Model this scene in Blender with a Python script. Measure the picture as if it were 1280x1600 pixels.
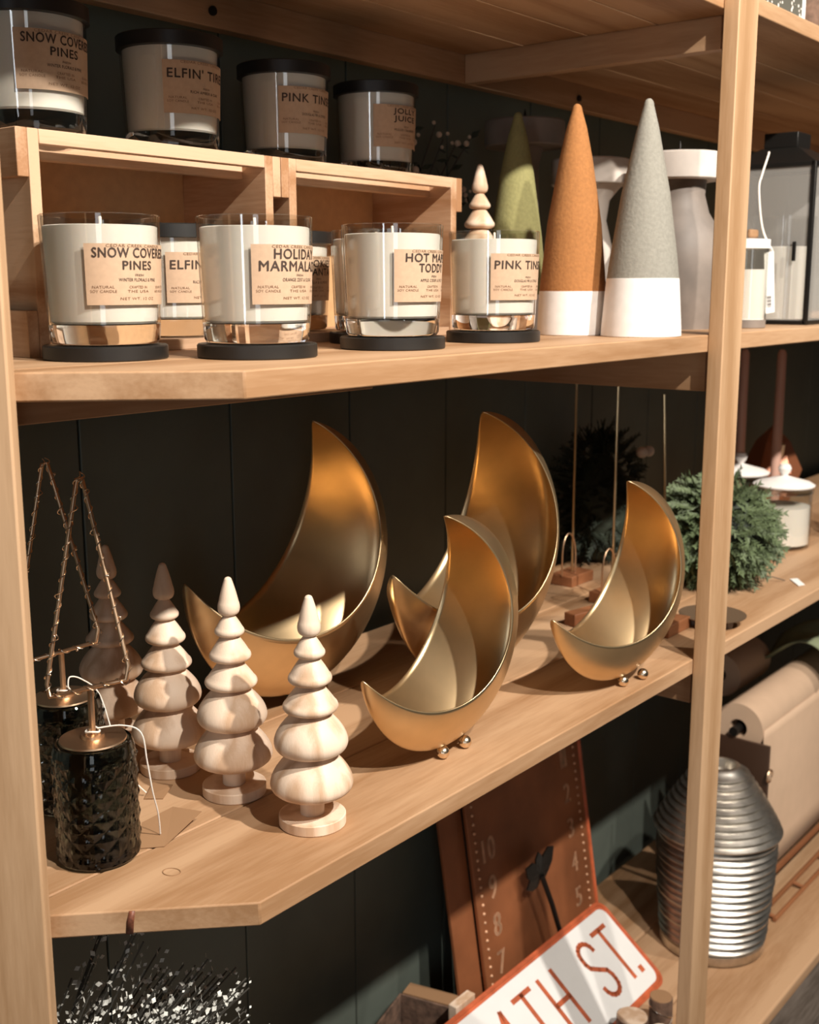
import bpy, math, random
from math import sin, cos, pi, radians, atan2, sqrt
from mathutils import Vector, Matrix
random.seed(7)
for o in list(bpy.data.objects): bpy.data.objects.remove(o)
SC = bpy.context.scene
COL = SC.collection

# ------------------------------------------------------------------ camera
def make_camera():
    yaw, pit, rol = 0.8917, 0.19249, -0.00155
    F = Vector((sin(yaw)*cos(pit), cos(yaw)*cos(pit), -sin(pit)))
    R0 = Vector((cos(yaw), -sin(yaw), 0)); U0 = R0.cross(F)
    R = R0*cos(rol) + U0*sin(rol); U = -R0*sin(rol) + U0*cos(rol)
    cd = bpy.data.cameras.new('camera'); co = bpy.data.objects.new('camera', cd); COL.objects.link(co)
    cd.sensor_fit = 'VERTICAL'; cd.sensor_height = 36; cd.sensor_width = 28.8
    cd.lens = 1806.3/1600*36
    cd.clip_start = .02
    cd.dof.use_dof = True; cd.dof.focus_distance = 1.08; cd.dof.aperture_fstop = 9.0
    M = Matrix(((R.x, U.x, -F.x, 0), (R.y, U.y, -F.y, 0), (R.z, U.z, -F.z, 1.5), (0, 0, 0, 1)))
    co.matrix_world = M
    SC.camera = co
make_camera()

# ------------------------------------------------------------------ light
W = bpy.data.worlds.new('world'); SC.world = W; W.use_nodes = True
W.node_tree.nodes['Background'].inputs[0].default_value = (1.0, .93, .84, 1)
W.node_tree.nodes['Background'].inputs[1].default_value = .028
SC.view_settings.view_transform = 'Standard'; SC.view_settings.look = 'None'
SC.view_settings.exposure = 0; SC.view_settings.gamma = 1
def spot(name, loc, target, watts, col, size=100, blend=.5, rad=.025):
    l = bpy.data.lights.new(name, 'SPOT'); l.energy = watts; l.color = col
    l.spot_size = radians(size); l.spot_blend = blend; l.shadow_soft_size = rad
    o = bpy.data.objects.new(name, l); COL.objects.link(o); o.location = loc
    o.rotation_euler = (Vector(target)-Vector(loc)).to_track_quat('-Z', 'Y').to_euler()
def window_light(name, loc, target, w, h, watts, col):
    l = bpy.data.lights.new(name, 'AREA'); l.shape = 'RECTANGLE'; l.size = w; l.size_y = h
    l.energy = watts; l.color = col
    o = bpy.data.objects.new(name, l); COL.objects.link(o); o.location = loc
    o.rotation_euler = (Vector(target)-Vector(loc)).to_track_quat('-Z', 'Y').to_euler()
spot('ceiling_spot', (.88, -.64, 2.62), (1.15, .85, 1.2), 215, (1.0, .93, .84))
spot('ceiling_spot', (.36, -.64, 2.62), (1.1, .85, 1.2), 125, (1.0, .92, .82))
spot('ceiling_spot', (2.0, -.64, 2.62), (2.2, .85, 1.0), 80, (1.0, .92, .82), size=55)
window_light('shop_window', (-2.6, -.55, 1.55), (1, .8, 1.4), .22, 1.7, 9, (.86, .93, 1.0))
window_light('shop_door', (-2.2, -2.6, 1.5), (1, .8, 1.3), .8, 1.8, 9, (.92, .96, 1.0))

# ------------------------------------------------------------------ helpers
class MB:
    def __init__(s): s.v = []; s.f = []
    def box(s, x0, x1, y0, y1, z0, z1):
        b = len(s.v)
        s.v += [(x0,y0,z0),(x1,y0,z0),(x1,y1,z0),(x0,y1,z0),(x0,y0,z1),(x1,y0,z1),(x1,y1,z1),(x0,y1,z1)]
        s.f += [tuple(b+i for i in q) for q in ((0,3,2,1),(4,5,6,7),(0,1,5,4),(1,2,6,5),(2,3,7,6),(3,0,4,7))]
        return s
    def prism(s, poly, z0, z1):              # poly counter-clockwise (x, y)
        b = len(s.v); n = len(poly)
        s.v += [(x, y, z0) for x, y in poly] + [(x, y, z1) for x, y in poly]
        s.f += [tuple(b+n-1-i for i in range(n)), tuple(b+n+i for i in range(n))]
        s.f += [(b+i, b+(i+1) % n, b+n+(i+1) % n, b+n+i) for i in range(n)]
        return s
    def lathe(s, prof, seg=48, c=(0, 0), fn=None):
        b = len(s.v); n = len(prof)
        for r, z in prof:
            for k in range(seg):
                a = 2*pi*k/seg
                rr = max(r, 1e-5)
                if fn: rr = fn(rr, z, a)
                s.v.append((c[0]+rr*cos(a), c[1]+rr*sin(a), z))
        for i in range(n-1):
            for k in range(seg):
                k2 = (k+1) % seg
                s.f.append((b+i*seg+k, b+i*seg+k2, b+(i+1)*seg+k2, b+(i+1)*seg+k))
        if prof[0][0] > 1e-4 and prof[0] != prof[-1]: s.f.append(tuple(b+seg-1-k for k in range(seg)))
        if prof[-1][0] > 1e-4 and prof[0] != prof[-1]: s.f.append(tuple(b+(n-1)*seg+k for k in range(seg)))
        return s
    def tube(s, path, r, seg=8, closed=False):
        P = [Vector(p) for p in path]; n = len(P); b = len(s.v); prev = None
        for i, p in enumerate(P):
            if closed: d = (P[(i+1) % n]-P[i-1])
            else: d = P[min(i+1, n-1)]-P[max(i-1, 0)]
            d.normalize()
            if prev is None:
                u = d.orthogonal().normalized()
            else:
                u = (prev - d*prev.dot(d))
                u = u.normalized() if u.length > 1e-6 else d.orthogonal().normalized()
            prev = u; w = d.cross(u)
            rr = r(i/(n-1)) if callable(r) else r
            for k in range(seg):
                a = 2*pi*k/seg
                s.v.append(tuple(p + u*cos(a)*rr + w*sin(a)*rr))
        m = n if closed else n-1
        for i in range(m):
            j = (i+1) % n
            for k in range(seg):
                k2 = (k+1) % seg
                s.f.append((b+i*seg+k, b+i*seg+k2, b+j*seg+k2, b+j*seg+k))
        if not closed:
            s.f.append(tuple(b+seg-1-k for k in range(seg))); s.f.append(tuple(b+(n-1)*seg+k for k in range(seg)))
        return s
    def ball(s, c, r, seg=20, rings=12):
        prof = [(r*sin(pi*i/rings), c[2]-r*cos(pi*i/rings)) for i in range(rings+1)]
        return s.lathe(prof, seg, (c[0], c[1]))
    def raw(s, v, f):
        b = len(s.v); s.v += [tuple(p) for p in v]; s.f += [tuple(b+i for i in q) for q in f]; return s
    def xf(s, M):
        s.v = [tuple(M @ Vector(p)) for p in s.v]; return s

def smooth_path(P, n=6):
    P = [Vector(p) for p in P]; out = []
    for i in range(len(P)-1):
        p0, p1, p2, p3 = P[max(i-1, 0)], P[i], P[i+1], P[min(i+2, len(P)-1)]
        for k in range(n):
            t = k/n; out.append(.5*((2*p1)+(p2-p0)*t+(2*p0-5*p1+4*p2-p3)*t*t+(3*p1-p0-3*p2+p3)*t**3))
    return out+[P[-1]]
def obj(name, mb, mat, parent=None, bevel=0, smooth=True, angle=35, loc=None, solid=0, sub=0):
    me = bpy.data.meshes.new(name); me.from_pydata(mb.v, [], mb.f); me.validate(); me.update()
    o = bpy.data.objects.new(name, me); COL.objects.link(o)
    if mat: me.materials.append(mat)
    if smooth:
        me.polygons.foreach_set('use_smooth', [True]*len(me.polygons))
        me.set_sharp_from_angle(angle=radians(angle))
    if solid:
        m = o.modifiers.new('thickness', 'SOLIDIFY'); m.thickness = solid; m.offset = 0
    if bevel:
        m = o.modifiers.new('bevel', 'BEVEL'); m.width = bevel; m.segments = 2; m.limit_method = 'ANGLE'; m.angle_limit = radians(40)
    if sub:
        m = o.modifiers.new('sub', 'SUBSURF'); m.levels = sub; m.render_levels = sub
    if parent: o.parent = parent
    if loc: o.location = loc
    return o
def thing(name, label, cat, loc=(0, 0, 0), rz=0, group=None):
    o = bpy.data.objects.new(name, None); COL.objects.link(o); o.empty_display_size = .02
    o.location = loc; o.rotation_euler = (0, 0, rz); return tag(o, label, cat, group)
def tag(o, label, cat, group=None, kind=None):
    o['label'] = label; o['category'] = cat
    if group: o['group'] = group
    if kind: o['kind'] = kind
    return o
def dup(root, loc, rz, label):
    r = root.copy(); COL.objects.link(r); r.location = loc; r.rotation_euler = (0, 0, rz); r['label'] = label
    for ch in list(root.children):
        c = ch.copy(); COL.objects.link(c); c.parent = r
        for g in list(ch.children):
            d = g.copy(); COL.objects.link(d); d.parent = c
    return r

# ------------------------------------------------------------------ materials
def new_mat(name):
    m = bpy.data.materials.new(name); m.use_nodes = True
    return m, m.node_tree, m.node_tree.nodes['Principled BSDF']
def plain(name, col, rough=.5, metal=0, spec=None, noise=0, nscale=60, bump=0, coat=0):
    m, nt, p = new_mat(name)
    p.inputs['Base Color'].default_value = (*col, 1); p.inputs['Roughness'].default_value = rough
    p.inputs['Metallic'].default_value = metal
    if spec is not None: p.inputs['Specular IOR Level'].default_value = spec
    if coat: p.inputs['Coat Weight'].default_value = coat
    if noise or bump:
        tc = nt.nodes.new('ShaderNodeTexCoord'); n = nt.nodes.new('ShaderNodeTexNoise')
        n.inputs['Scale'].default_value = nscale; n.inputs['Detail'].default_value = 5
        nt.links.new(tc.outputs['Object'], n.inputs['Vector'])
        if noise:
            r = nt.nodes.new('ShaderNodeValToRGB')
            r.color_ramp.elements[0].position = .3; r.color_ramp.elements[1].position = .7
            r.color_ramp.elements[0].color = (*[c*(1-noise) for c in col], 1)
            r.color_ramp.elements[1].color = (*[min(1, c*(1+noise)) for c in col], 1)
            nt.links.new(n.outputs['Fac'], r.inputs['Fac']); nt.links.new(r.outputs['Color'], p.inputs['Base Color'])
        if bump:
            b = nt.nodes.new('ShaderNodeBump'); b.inputs['Strength'].default_value = bump; b.inputs['Distance'].default_value = .002
            nt.links.new(n.outputs['Fac'], b.inputs['Height']); nt.links.new(b.outputs['Normal'], p.inputs['Normal'])
    return m
def wood(name, light, dark, axis='X', scale=1.0, rough=.55, rings=.35, fine=.3):
    m, nt, p = new_mat(name); L = nt.links.new; N = nt.nodes.new
    tc = N('ShaderNodeTexCoord'); oi = N('ShaderNodeObjectInfo')
    add = N('ShaderNodeVectorMath'); add.operation = 'MULTIPLY_ADD'
    add.inputs[1].default_value = (1, 1, 1)
    cm = N('ShaderNodeVectorMath'); cm.operation = 'SCALE'; cm.inputs[0].default_value = (3.1, 5.7, 4.3)
    L(oi.outputs['Random'], cm.inputs['Scale']); L(tc.outputs['Object'], add.inputs[0]); L(cm.outputs[0], add.inputs[2])
    mp = N('ShaderNodeMapping'); st = {'X': (.09, 1, 1), 'Y': (1, .09, 1), 'Z': (1, 1, .09)}[axis]
    mp.inputs['Scale'].default_value = [k*scale for k in st]
    L(add.outputs[0], mp.inputs['Vector'])
    n1 = N('ShaderNodeTexNoise'); n1.inputs['Scale'].default_value = 22; n1.inputs['Detail'].default_value = 3; n1.inputs['Distortion'].default_value = 1.2
    n2 = N('ShaderNodeTexNoise'); n2.inputs['Scale'].default_value = 260; n2.inputs['Detail'].default_value = 4
    n3 = N('ShaderNodeTexNoise'); n3.inputs['Scale'].default_value = 5; n3.inputs['Detail'].default_value = 2
    for n in (n1, n2, n3): L(mp.outputs[0], n.inputs['Vector'])
    # growth rings: fold the noise into bands
    mul = N('ShaderNodeMath'); mul.operation = 'MULTIPLY'; mul.inputs[1].default_value = 9; L(n3.outputs['Fac'], mul.inputs[0])
    fr = N('ShaderNodeMath'); fr.operation = 'PINGPONG'; fr.inputs[1].default_value = 1; L(mul.outputs[0], fr.inputs[0])
    a = N('ShaderNodeMath'); a.operation = 'MULTIPLY_ADD'; a.inputs[1].default_value = rings; L(fr.outputs[0], a.inputs[0])
    b = N('ShaderNodeMath'); b.operation = 'MULTIPLY_ADD'; b.inputs[1].default_value = fine; L(n2.outputs['Fac'], b.inputs[0])
    c = N('ShaderNodeMath'); c.operation = 'MULTIPLY'; c.inputs[1].default_value = 1-rings-fine+.1; L(n1.outputs['Fac'], c.inputs[0])
    L(c.outputs[0], b.inputs[2]); L(b.outputs[0], a.inputs[2])
    r = N('ShaderNodeValToRGB'); r.color_ramp.elements[0].position = .34; r.color_ramp.elements[1].position = .66
    r.color_ramp.elements[0].color = (*dark, 1); r.color_ramp.elements[1].color = (*light, 1)
    L(a.outputs[0], r.inputs['Fac']); L(r.outputs['Color'], p.inputs['Base Color'])
    p.inputs['Roughness'].default_value = rough; p.inputs['Specular IOR Level'].default_value = .3
    bp = N('ShaderNodeBump'); bp.inputs['Strength'].default_value = .15; bp.inputs['Distance'].default_value = .001
    L(n2.outputs['Fac'], bp.inputs['Height']); L(bp.outputs['Normal'], p.inputs['Normal'])
    return m
SL, SD = (.52, .325, .188), (.35, .19, .092)
M = {}
M['woodX'] = wood('shelf_wood_long', SL, SD, 'X'); M['woodY'] = wood('shelf_wood_cross', SL, SD, 'Y')
M['woodZ'] = wood('post_wood', (.54, .345, .20), (.38, .22, .11), 'Z')
M['crateX'] = wood('crate_wood_long', (.60, .40, .26), (.44, .25, .13), 'X', 1.3)
M['crateY'] = wood('crate_wood_cross', (.58, .375, .235), (.36, .185, .09), 'Y', 1.3, rings=.5)
M['board'] = plain('crate_back_board', (.52, .31, .15), .75, noise=.08, nscale=80)
M['tree'] = wood('turned_pale_wood', (.82, .64, .49), (.60, .40, .26), 'Z', 3.2, .5, rings=.5, fine=.12)
M['wall'] = plain('dark_painted_boards', (.10, .118, .098), .6, noise=.08, nscale=14)
M['lid'] = plain('black_lid', (.012, .011, .010), .42)
M['wax'] = plain('cream_wax', (.90, .85, .80), .45)
M['wax'].node_tree.nodes['Principled BSDF'].inputs['Subsurface Weight'].default_value = .15
M['wax'].node_tree.nodes['Principled BSDF'].inputs['Subsurface Radius'].default_value = (.012, .009, .006)
M['kraft'] = plain('kraft_label', (.52, .355, .235), .7, noise=.05, nscale=200)
M['ink'] = plain('label_ink', (.05, .028, .018), .7)
M['ink2'] = plain('label_ink_faint', (.21, .115, .06), .7)
M['wick'] = plain('wick', (.75, .66, .55), .8)
M['felt_o'] = plain('rust_felt', (.36, .15, .045), .9, noise=.12, nscale=260, bump=.3)
M['felt_g'] = plain('grey_felt', (.27, .255, .215), .9, noise=.1, nscale=260, bump=.3)
M['felt_n'] = plain('olive_felt', (.28, .26, .105), .9, noise=.1, nscale=260, bump=.3)
M['dip'] = plain('white_paint', (.86, .82, .78), .7, noise=.04, nscale=90)
M['gold'] = plain('brushed_gold', (.72, .53, .30), .32, .95, noise=.07, nscale=25, bump=.03)
M['pearl'] = plain('pale_gold_bead', (.85, .70, .52), .25, 1)
M['copper'] = plain('copper_wire', (.78, .53, .34), .36, 1)
M['fairy'] = plain('silver_wire', (.85, .72, .58), .25, 1)
M['twine'] = plain('white_twine', (.8, .74, .66), .9)
M['tagbrown'] = plain('brown_card', (.30, .165, .08), .8)
M['white'] = plain('white_card', (.86, .84, .80), .7)
M['stone'] = plain('grey_brown_glaze', (.20, .165, .14), .55, noise=.25, nscale=18)
M['stonel'] = plain('pale_limewash', (.62, .55, .49), .7, noise=.12, nscale=25)
M['black'] = plain('black_metal', (.02, .018, .016), .4, .6)
M['rust'] = plain('rusted_sheet', (.30, .105, .04), .6, .35, noise=.3, nscale=9, bump=.1)
M['rustl'] = plain('worn_emboss', (.72, .42, .25), .5, .2, noise=.3, nscale=60)
M['red'] = plain('red_enamel', (.50, .11, .04), .5, noise=.25, nscale=40)
M['enamel'] = plain('white_enamel', (.80, .79, .77), .4, noise=.03, nscale=20)
M['zinc'] = plain('galvanised_zinc', (.66, .62, .56), .36, 1, noise=.3, nscale=30)
M['darkwood'] = wood('red_brown_wood', (.30, .12, .05), (.18, .065, .026), 'X', 1.2)
M['paper'] = plain('kraft_paper', (.58, .40, .27), .8, noise=.03, nscale=30)
M['pink'] = plain('dusty_pink_wax', (.60, .36, .28), .5)
M['umber'] = plain('umber_painted_steel', (.055, .026, .014), .5)
M['resin'] = plain('resin_brown', (.16, .05, .025), .5, noise=.5, nscale=300)
M['gcloth'] = plain('sage_cloth', (.22, .25, .15), .9, noise=.15, nscale=40)
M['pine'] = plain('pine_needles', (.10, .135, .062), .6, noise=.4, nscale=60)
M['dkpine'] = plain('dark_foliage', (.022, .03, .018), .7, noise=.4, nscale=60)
M['frost'] = plain('frosted_twig', (.62, .62, .57), .8, noise=.3, nscale=150)
M['twig'] = plain('dark_twig', (.06, .055, .045), .8)
M['berry'] = plain('pale_berry', (.62, .50, .40), .5)
M['copperfoil'] = plain('copper_glass', (.36, .13, .06), .35, .3)
M['bark'] = plain('bark', (.13, .075, .05), .85, noise=.5, nscale=70, bump=.8)
def glass_thin(name, tint=(1, 1, 1), ior=1.45):
    m, nt, p = new_mat(name); nt.nodes.remove(p); N = nt.nodes.new; L = nt.links.new
    t = N('ShaderNodeBsdfTransparent'); t.inputs[0].default_value = (*tint, 1)
    g = N('ShaderNodeBsdfGlossy'); g.inputs['Roughness'].default_value = .03
    lw = N('ShaderNodeLayerWeight'); lw.inputs['Blend'].default_value = .5
    pw = N('ShaderNodeMath'); pw.operation = 'POWER'; pw.inputs[1].default_value = 5; L(lw.outputs['Facing'], pw.inputs[0])
    f = N('ShaderNodeMath'); f.operation = 'MULTIPLY_ADD'; f.inputs[1].default_value = .9; f.inputs[2].default_value = .08; L(pw.outputs[0], f.inputs[0])
    x = N('ShaderNodeMixShader'); L(f.outputs[0], x.inputs[0]); L(t.outputs[0], x.inputs[1]); L(g.outputs[0], x.inputs[2])
    L(x.outputs[0], nt.nodes['Material Output'].inputs[0]); return m
M['glass'] = glass_thin('clear_glass', (.945, .945, .925))
def glass_solid(name, col=(1, 1, 1), rough=0.0, bump=0, bscale=90):
    m, nt, p = new_mat(name)
    p.inputs['Base Color'].default_value = (*col, 1); p.inputs['Roughness'].default_value = rough
    p.inputs['Transmission Weight'].default_value = 1; p.inputs['IOR'].default_value = 1.48
    if bump:
        tc = nt.nodes.new('ShaderNodeTexCoord'); v = nt.nodes.new('ShaderNodeTexVoronoi'); v.inputs['Scale'].default_value = bscale
        b = nt.nodes.new('ShaderNodeBump'); b.inputs['Strength'].default_value = bump; b.inputs['Distance'].default_value = .003
        nt.links.new(tc.outputs['Object'], v.inputs['Vector']); nt.links.new(v.outputs['Distance'], b.inputs['Height'])
        nt.links.new(b.outputs['Normal'], p.inputs['Normal'])
    return m
m_, nt_, p_ = new_mat('sheen_lantern_glass'); N_ = nt_.nodes.new  # pale diffuse share stands in for the lit room reflected in the panes
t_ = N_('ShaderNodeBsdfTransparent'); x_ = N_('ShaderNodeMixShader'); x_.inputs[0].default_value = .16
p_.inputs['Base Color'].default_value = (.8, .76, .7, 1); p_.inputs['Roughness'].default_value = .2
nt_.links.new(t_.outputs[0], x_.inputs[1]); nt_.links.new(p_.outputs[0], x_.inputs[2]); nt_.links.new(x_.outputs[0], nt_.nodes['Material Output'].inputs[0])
M['greyed'] = m_
M['gbase'] = glass_solid('thick_glass_foot', (.98, .97, .95))
M['smoke'] = glass_solid('smoked_pressed_glass', (.20, .23, .215), .03)
def dots(name):
    m, nt, p = new_mat(name); N = nt.nodes.new; L = nt.links.new
    tc = N('ShaderNodeTexCoord'); v = N('ShaderNodeTexVoronoi'); v.inputs['Scale'].default_value = 110; v.inputs['Randomness'].default_value = .8
    r = N('ShaderNodeValToRGB'); r.color_ramp.interpolation = 'CONSTANT'
    r.color_ramp.elements[0].color = (.8, .75, .68, 1); r.color_ramp.elements[1].color = (.10, .095, .075, 1); r.color_ramp.elements[1].position = .28
    L(tc.outputs['Object'], v.inputs['Vector']); L(v.outputs['Distance'], r.inputs[0]); L(r.outputs[0], p.inputs['Base Color'])
    p.inputs['Roughness'].default_value = .8; return m
M['dots'] = dots('dotted_grey_cloth')
M['floorm'] = wood('grey_floor_plank', (.22, .18, .15), (.09, .07, .055), 'X', .8, .5, rings=.3, fine=.4)

# ------------------------------------------------------------------ setting
Z1, Z2, Z3, Z0 = 1.439, 1.006, .275, 1.851
WY = 1.11
def struct(o, label, cat):
    o['kind'] = 'structure'; return tag(o, label, cat)
w = MB(); x = -.6; ws = (.14, .14, .2, .14, .14)
k = 0
while x < 4.6:
    d = .23
    w.box(x, x+d-.003, WY, WY+.02, 0, 2.95); x += d; k += 1
w.box(-.6, 4.6, WY+.012, WY+.03, 0, 2.95)
struct(obj('wall_back', w, M['wall'], bevel=.0012), 'dark green-black vertical board wall behind the shelves', 'wall')
fl = MB(); y = -3.2; i = 0
while y < 1.1:
    x = -3.2 - random.random()*.8
    while x < 4.6:
        ln = 1.1; fl.box(max(x, -3.2), min(x+ln-.002, 4.6), y, y+.148, -.02, 0); x += ln
    y += .15
struct(obj('floor', fl, M['floorm'], smooth=False), 'grey wood plank floor in front of the shelves', 'floor')

# ------------------------------------------------------------------ shelving unit
U = thing('shelving_unit', 'light pine shelving unit with chamfered end and front posts', 'shelf', (0, 0, 0))
CH = [(.597, .64), (.479, .757), (.315, .92), (.315, 1.10)]          # chamfered left end
def shelf(z0, z1, front_right=.64):
    m = MB()
    jy = .783
    m.prism([(.597, .64), (3.4, .64), (3.4, jy-.0008), (.4525, jy-.0008)], z0, z1)
    m.prism([(.4518, jy+.0008), (3.4, jy+.0008), (3.4, .925), (.3118, .925)], z0, z1)
    m.prism([(.311, .9266), (3.4, .9266), (3.4, 1.068), (.311, 1.068)], z0, z1)
    return obj('shelf_board', m, M['woodX'], U, bevel=.0015)
shelf(1.417, Z1); S2 = shelf(.985, Z2)
m = MB(); m.prism([(.51, .728), (3.4, .64), (3.4, .7822), (.4525, .7838)], .25, Z3) if 0 else m.prism([(.597, .64), (3.4, .64), (3.4, .7822), (.4525, .7822)], .25, Z3)
m.prism([(.4518, .7838), (3.4, .7838), (3.4, .925), (.3118, .925)], .25, Z3); m.prism([(.311, .9266), (3.4, .9266), (3.4, 1.09), (.311, 1.09)], .25, Z3)
obj('shelf_board', m, M['woodX'], U, bevel=.004)
m = MB(); m.prism([(.597, .64), (1.457, .64), (1.457, .7422), (.494, .7422)], 1.83, Z0)
m.prism([(1.4575, .62), (3.4, .62), (3.4, .7422), (1.4575, .7422)], 1.83, Z0)
for a, b in ((.7438, .8450), (.8466, .9480), (.9496, 1.068)): m.prism([(.479 if a < .8 else .315, a), (3.4, a), (3.4, b), (.479 if a < .8 else .315, b)], 1.83, Z0)
obj('shelf_board', m, M['woodX'], U, bevel=.0015)
knot = MB().tube([(.5845+.005*cos(a)+.004*sin(a), .7354-.0058*cos(a)+.0055*sin(a), Z2+.0001) for a in [2*pi*i/20 for i in range(20)]], .0006, 5, closed=True)
obj('knot', knot, M['tagbrown'], S2)
stn = MB(); e0 = Vector((.5215, .7145, 0)); 
for du, z in ((-.002, .9851), (.004, .9851), (.0048, .995), (.0062, 1.0055), (.0015, 1.0055), (-.001, .996)):
    p = e0+Vector((.7071, -.7071, 0))*du+Vector((-.7071, -.7071, 0))*.0003; stn.v.append((p.x, p.y, z))
stn.f = [(0, 1, 2, 3, 4, 5)]
obj('resin_stain', stn, M['resin'], S2, solid=.0004)
def post(x0, x1): return obj('post', MB().box(x0, x1, .619, .6397, 0, 1.853), M['woodZ'], U, bevel=.0015)
post(1.40, 1.457); 
post(2.95, 3.007)
# left post lies on the chamfered end
dv = Vector((-.7071, .7071, 0)); nv = Vector((-.7071, -.7071, 0)); e = Vector((.479, .757, 0))
pp = [e, e+nv*.021, e+nv*.021+dv*.10, e+dv*.10]
obj('post', MB().prism([(p.x, p.y) for p in reversed(pp)], 0, 2.2), M['woodZ'], U, bevel=.002)
for zb, zt in ((1.79, 1.83), (1.364, 1.417), (.932, .985)):
    obj('cross_beam', MB().box(1.43, 1.45, .655, 1.0495, zb, zt), M['woodY'], U, bevel=.001)
    obj('cross_beam', MB().box(2.97, 2.99, .655, 1.0495, zb, zt), M['woodY'], U, bevel=.001)
    b = MB().box(.33, 3.4, 1.05, 1.07, zb, zt)
    obj('back_beam', b, M['woodX'], U, bevel=.001)
obj('cross_beam', MB().box(.36, .93, .80, .82, 1.394, 1.4168), M['woodX'], U, bevel=.001)
sc = MB().lathe([(0, 0), (.005, 0), (.0055, .002), (.005, .004), (0, .0045)], 16)
for sx in (.945, 1.75):
    obj('screw', MB().raw(sc.v, sc.f).xf(Matrix.Translation((sx, 1.05, 1.807)) @ Matrix.Rotation(pi/2, 4, 'X')), M['black'], U)

# ------------------------------------------------------------------ text
def text_mesh(body, bold=0.0):
    cu = bpy.data.curves.new('t', 'FONT'); cu.body = body; cu.size = 1; cu.resolution_u = 3; cu.offset = bold; cu.space_character = 1.1
    to = bpy.data.objects.new('t', cu); COL.objects.link(to)
    dg = bpy.context.evaluated_depsgraph_get(); dg.update()
    me = to.evaluated_get(dg).to_mesh()
    v = [(p.co.x, p.co.y) for p in me.vertices]; f = [tuple(p.vertices) for p in me.polygons]
    to.evaluated_get(dg).to_mesh_clear()
    bpy.data.objects.remove(to); bpy.data.curves.remove(cu)
    x0 = min(p[0] for p in v); x1 = max(p[0] for p in v); y0 = min(p[1] for p in v); y1 = max(p[1] for p in v)
    return [((a-x0)/(x1-x0)-.5, (b-y0)/(y1-y0)-.5) for a, b in v], f
TCACHE = {}
def tm(body, bold=0.0):
    k = (body, bold)
    if k not in TCACHE: TCACHE[k] = text_mesh(body, bold)
    return TCACHE[k]

# ------------------------------------------------------------------ candles
def jr(z): return .0468 + (.0507-.0468)*min(1, max(0, z/.1075))      # outer jar radius at height z
def bend(mb, body, phi0, z0, width, height, off, bold=0.0):
    v, f = tm(body)
    for dx, dz in (((0, 0),) if not bold else ((-bold, 0), (bold, 0), (0, bold), (0, -bold))):
        out = []
        for a, b in v:
            z = z0+b*height+dz; R = jr(z)+off; ph = phi0 + (a*width+dx)/R
            out.append((R*sin(ph), -R*cos(ph), z))
        mb.raw(out, f)
LABELS = {
 'snow': ([('SNOW COVERED', 92, .0763, .0078), ('PINES', 34, .0662, .0070)], 'WINTER FLORALS & PINE'),
 'elfin': ([("ELFIN' TIRED", 96, .0715, .0088)], 'RICH AMBER & OAK'),
 'holiday': ([('HOLIDAY', 61, .0758, .0082), ('MARMALADE', 91, .0658, .0082)], 'ORANGE ZEST & CLOVE'),
 'hot': ([('HOT MAPLE', 80, .0758, .0080), ('TODDY', 46, .0662, .0080)], 'APPLE CIDER & SPICE'),
 'pink': ([('PINK TINSEL', 96, .0715, .0088)], 'DOUGLAS FIR & CITRUS'),
 'jolly': ([('JOLLY', 46, .0755, .0082), ('JUICE', 44, .0668, .0082)], 'MULLED CRANBERRY'),
 'cookies': ([('COOKIES', 66, .0755, .0080), ('4 SANTA', 60, .0662, .0080)], 'VANILLA & ALMOND'),
}
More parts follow.
